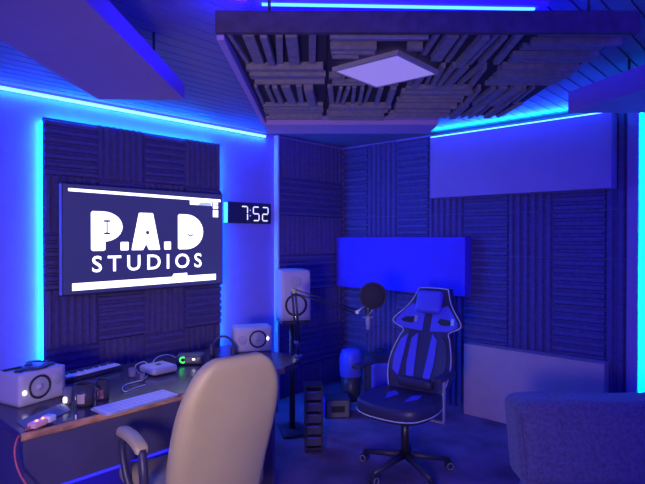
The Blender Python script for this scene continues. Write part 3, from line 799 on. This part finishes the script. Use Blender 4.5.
# back outline (x, z), symmetric
half = [(.20, .50), (.235, .62), (.235, .74), (.20, .86), (.18, .915), (.255, .955), (.265, .99), (.20, 1.06), (.155, 1.12), (.125, 1.19), (.10, 1.215)]
outl = [(a, b) for a, b in half] + [(-a, b) for a, b in half[::-1]]
def BK(a, b, t): # lean back; front toward +y
    yb = -.17 - (b-.5)*.42
    return Vector((a, yb+t+.55*a*a, b))
def ngrid(poly, inset, n=1):
    P_ = [Vector((*p, 0)) for p in poly]; out = []
    N = len(P_)
    for i in range(N):
        a_ = (P_[i]-P_[i-1]).normalized(); b_ = (P_[(i+1) % N]-P_[i]).normalized(); nn_ = Vector((-(a_+b_).y, (a_+b_).x, 0)).normalized()
        out.append((P_[i].x+nn_.x*inset, P_[i].y+nn_.y*inset))
    return out
so = smooth([Vector((a, b, 0)) for a, b in outl], 4); so = [(p.x, p.y) for p in so]
def shell(mb, poly, t0, t1, fr, bev=.012, mi=0):
    ins = ngrid(poly, bev); n = len(poly); zs = [(ins, t0), (poly, t0+bev), (poly, t1-bev), (ins, t1)]
    vs = [fr(a, b, t) for pp, t in zs for a, b in pp]
    fs = [(k*n+i, k*n+(i+1) % n, (k+1)*n+(i+1) % n, (k+1)*n+i) for k in range(3) for i in range(n)]
    m_ = 10
    for t in (t0, t1):                                   # caps follow the curve across
        base = len(vs)
        for i in range(n//2):
            A_ = ins[i]; B_ = ins[n-1-i]
            for k in range(m_+1): f_ = k/m_; vs.append(fr(A_[0]+(B_[0]-A_[0])*f_, A_[1]+(B_[1]-A_[1])*f_, t))
        for i in range(n//2-1):
            for k in range(m_): q_ = base+i*(m_+1)+k; fs.append((q_, q_+1, q_+m_+2, q_+m_+1))
    mb._add(vs, fs, mi, True)
    bmesh.ops.remove_doubles(mb.bm, verts=mb.bm.verts, dist=.0004)
mb = MB(); shell(mb, so, -.05, .04, BK, .014); mb.build('backrest', 'gblack', gc)
MB().tube([BK(a, b, .036) for a, b in so], .0042, 6).build('piping', 'pipe', gc)
# wing panels, blue
for sx in (-1, 1):
    w_ = [(.03, .915), (.17, .925), (.243, .96), (.242, .99), (.185, 1.055), (.14, 1.10), (.03, 1.06)]
    mb = MB(); mb.prism([(a*sx, b) for a, b in w_], .038, .046, BK); wing = mb.build('wing_panel', 'gblue', gc)
    hl = [(.085, .985), (.12, .965), (.18, .97), (.20, .985), (.17, 1.005), (.10, 1.01)]
    MB().prism([(a*sx, b) for a, b in hl], .0455, .058, BK).build('strap_slot', 'ring', wing)
    hx = .088 if sx > 0 else .205
    MB().prism([(sx*hx-.012, .975), (sx*hx+.012, .975), (sx*hx+.012, 1.02), (sx*hx-.012, 1.015)], .048, .062, BK).build('slot_trim', 'silver', wing)
    sp = [(.035, .56), (.085, .56), (.105, .70), (.10, .86), (.055, .90)]
    MB().prism([(a*sx, b) for a, b in sp], .041, .047, BK).build('blue_stripe', 'gblue', gc)
    sp = [(.15, .60), (.20, .64), (.205, .74), (.175, .85), (.13, .89)]
    MB().prism([(a*sx, b) for a, b in sp], .040, .050, BK).build('side_bolster', 'gblue' if sx > 0 else 'gblack', gc)
def hfn(q): return q
hd = MB().rbox((0, 0, 0), (.20, .07, .17), .03, 8, m=Matrix.Translation(BK(0, 1.12, .075)) @ Matrix.Rotation(.40, 4, 'X')).build('head_pillow', 'gblue', gc)
lb = MB().rbox((0, 0, 0), (.27, .08, .07), .03, 8, m=Matrix.Translation(BK(0, .575, .07))).build('lumbar_edge', 'gblack', gc)
# seat
sh = [(.0, .33), (.12, .325), (.21, .29), (.255, .20), (.265, .08), (.24, -.06), (.20, -.16)]
so2 = smooth([Vector((a, b, 0)) for a, b in ([(p[0], p[1]) for p in sh[::-1]] + [(-a, b) for a, b in sh[1:]])], 4)
so2 = [(p.x, p.y) for p in so2]
ST = lambda a, b, t: Vector((a, b, .52+t+.25*a*a))
mb = MB(); shell(mb, so2, -.10, .0, ST, .016)
mb.build('seat', 'gblack', gc)
MB().tube([ST(a, b, -.078) for a, b in so2], .0045, 6).build('piping', 'pipe', gc)
for sx in (-1, 1):
    MB().prism([(sx*.05, .02), (sx*.10, -.03), (sx*.12, .05), (sx*.07, .16)], .0, .005, ST).build('seat_patch', 'gblue', gc)
for sx in (-1, 1):
    mb = MB(); mb.rbox((sx*.30, .06, .70), (.07, .25, .03), .013, 7); pad = mb.build('armrest', 'black', gc)
    mb = MB(); mb.box((sx*.30-.006, .045, .50), (sx*.30+.006, .065, .686)); mb.box((min(sx*.15, sx*.306), .045, .398), (max(sx*.15, sx*.306), .065, .412)); mb.box((sx*.30-.006, .045, .398), (sx*.30+.006, .065, .50))
    mb.build('arm_post', 'silver' if sx < 0 else 'black', gc)
MB().box((-.16, -.10, .385), (.16, .14, .40)).build('seat_plate', 'blackm', gc)
MB().cyl((0, .02, .10), (0, .02, .386), .027).build('gas_lift', 'blackm', gc)
mb = MB()
for sx in (-.12, .12): mb.tube([Vector((sx, -.08, .395)), Vector((sx, -.20, .43)), BK(sx, .56, -.045)], .014)
mb.build('back_bracket', 'blackm', gc)
starbase(gc, (0, .02), .31, off=.1)

# ------------------------------------------------------------ sofa, faces the viewer
sf = empty('sofa', cw(.97, 2.60), YAW, 'grey microfibre sofa at lower right with its back to the back wall', 'sofa')
def pil(q):
    k = .02*math.cos(q.x*2.4)
    return Vector((q.x, q.y-.22*(.5-(q.z+.22)/.44)*.5+.05*(q.z), q.z + .006*math.sin(q.x*9)))
SL = 1.55
MB().rbox((SL/2, .10, .575), (SL, .24, .39), .055, 16, pil).build('back_cushion', 'sofa', sf)
pts = [Vector((.012, -.045, .44+.0)), ]
MB().tube([pil(Vector((-SL/2+.012, -.115, z-.59)))+Vector((SL/2, .10, .575)) for z in [.45+.29*k/10 for k in range(11)]], .006).build('piping', 'sofa', sf)
MB().rbox((SL/2, -.32, .335), (SL, .74, .17), .05, 12).build('seat_cushion', 'sofa', sf)
MB().rbox((SL/2, -.22, .165), (SL-.02, .86, .18), .02, 8).build('base', 'sofa', sf)
for x_ in (.08, SL-.08):
    for y_ in (-.58, .12): MB().cyl((x_, y_, 0), (x_, y_, .08), .02, .026, 12).build('foot', 'black', sf)

# ------------------------------------------------------------ things on the floor in the corner
def atfloor(u, d): return cw((u-CU)/F*d, d)
p = atfloor(338, 4.66)
am = empty('small_amplifier', (p.x, p.y, 0), YAW+.1, 'small black box with a grey face plate on the floor near the corner', 'amplifier')
MB().box((-.11, 0, .0), (.11, .2, .165)).build('case', 'black', am, bevel=.004)
MB().box((-.095, -.006, .012), (.095, 0, .155)).build('face_plate', 'mat_', am)
MB().box((-.060, -.010, .055), (.060, -.006, .11)).build('display', 'ring', am)
MB().box((-.118, .01, .01), (-.1105, .19, .155)).build('side_face', 'fabricb', am)
p = atfloor(351, 5.2)
bn = empty('waste_bin', (p.x, p.y, 0), YAW, 'dark bin with a pale blue-lit liner in front of the corner panel', 'bin')
MB().lathe([(0, .0), (.085, .0), (.09, .01), (.105, .30), (.098, .30), (.085, .02), (0, .02)], n=24).build('tub', 'black', bn)
MB().lathe([(.106, .24), (.110, .25), (.112, .36), (.11, .44), (.09, .49), (.05, .505), (0, .50)], n=24).build('liner', 'gblue', bn)  # blue light on the white liner is put into its colour
p = atfloor(383, 4.6)
bp_ = empty('backpack', (p.x, p.y, 0), YAW+.2, 'black bag with a blue-lit front pocket behind the gaming chair seat', 'bag')
MB().rbox((0, .12, .29), (.28, .2, .57), .08, 10).build('body', 'black', bp_)
MB().rbox((0.0, .01, .37), (.20, .05, .26), .024, 8).build('front_pocket', 'gblue', bp_)  # saturated blue stands for blue light on a pale pocket
MB().tube([(-.05, .12, .565), (-.04, .12, .60), (.04, .12, .60), (.05, .12, .565)], .008).build('handle', 'black', bp_)
# rack of gear by the desk end
p = atfloor(314, 3.92)
rk = empty('equipment_rack', (p.x, p.y, 0), YAW+.1, 'low black equipment rack under the microphone arm by the desk end', 'rack')
rk.scale = (1, .7, .95)
mb = MB()
for sx in (-1, 1): mb.box((sx*.06-.006, 0, 0), (sx*.06+.006, .20, .52))
mb.box((-.054, 0, .508), (.054, .20, .52)); mb.box((-.054, 0, .02), (.054, .22, .035))
mb.build('frame', 'black', rk)
for k in range(5):
    MB().box((-.053, .004, .05+k*.09), (.053, .2, .12+k*.09)).build('rack_unit', 'panel', rk, bevel=.002)
    MB().box((-.045, -.002, .108+k*.09), (.02+.015*(k % 2), .004, .116+k*.09)).build('blue_lit_edge', 'gblue', rk)  # blue bars paint the light caught on the unit edges

# ------------------------------------------------------------ added fill lights
# added warm area lamps behind the viewer, lighting chair and ceiling panels
lightat('warm_fill', cw(.9, -1.1, 1.15), FW*3+RT*-1.0+Vector((0,0,.15)), .9, 1.7, 5, (1, .72, .85))
lk = lightat('side_warm_fill', cw(-.55, -.35, 1.35), cw(-.55, 2.4, 1.05)-cw(-.55, -.35, 1.35), .35, .35, 8, (1, .76, .68)); lk.data.spread = math.radians(80)
# added blue area lamps along unseen walls, raising the overall blue
strip_light('rear_blue_fill', (1.0, RY+.03, 2.5), (5.2, RY+.03, 2.5), (0, 1, -.5), .03, 48, BLUE)
strip_light('right_blue_fill', (RX-.03, -5.8, 2.5), (RX-.03, -.6, 2.5), (-1, 0, -.5), .03, 38, BLUE)

w = bpy.data.worlds.new('World'); w.use_nodes = True
w.node_tree.nodes['Background'].inputs[0].default_value = (.02, .01, .2, 1); w.node_tree.nodes['Background'].inputs[1].default_value = .0
sc = bpy.context.scene; sc.world = w
cam = bpy.data.cameras.new('camera'); co = bpy.data.objects.new('camera', cam); col.objects.link(co)
cam.sensor_fit = 'HORIZONTAL'; cam.sensor_width = 36; cam.lens = 36*F/645; cam.clip_start = .05
co.location = CAM; co.rotation_euler = (PI/2-math.atan(5/F), 0, YAW)
sc.camera = co
sc.view_settings.view_transform = 'Standard'; sc.view_settings.look = 'None'
sc.view_settings.exposure = 0; sc.view_settings.gamma = 1; sc.view_settings.use_curve_mapping = False
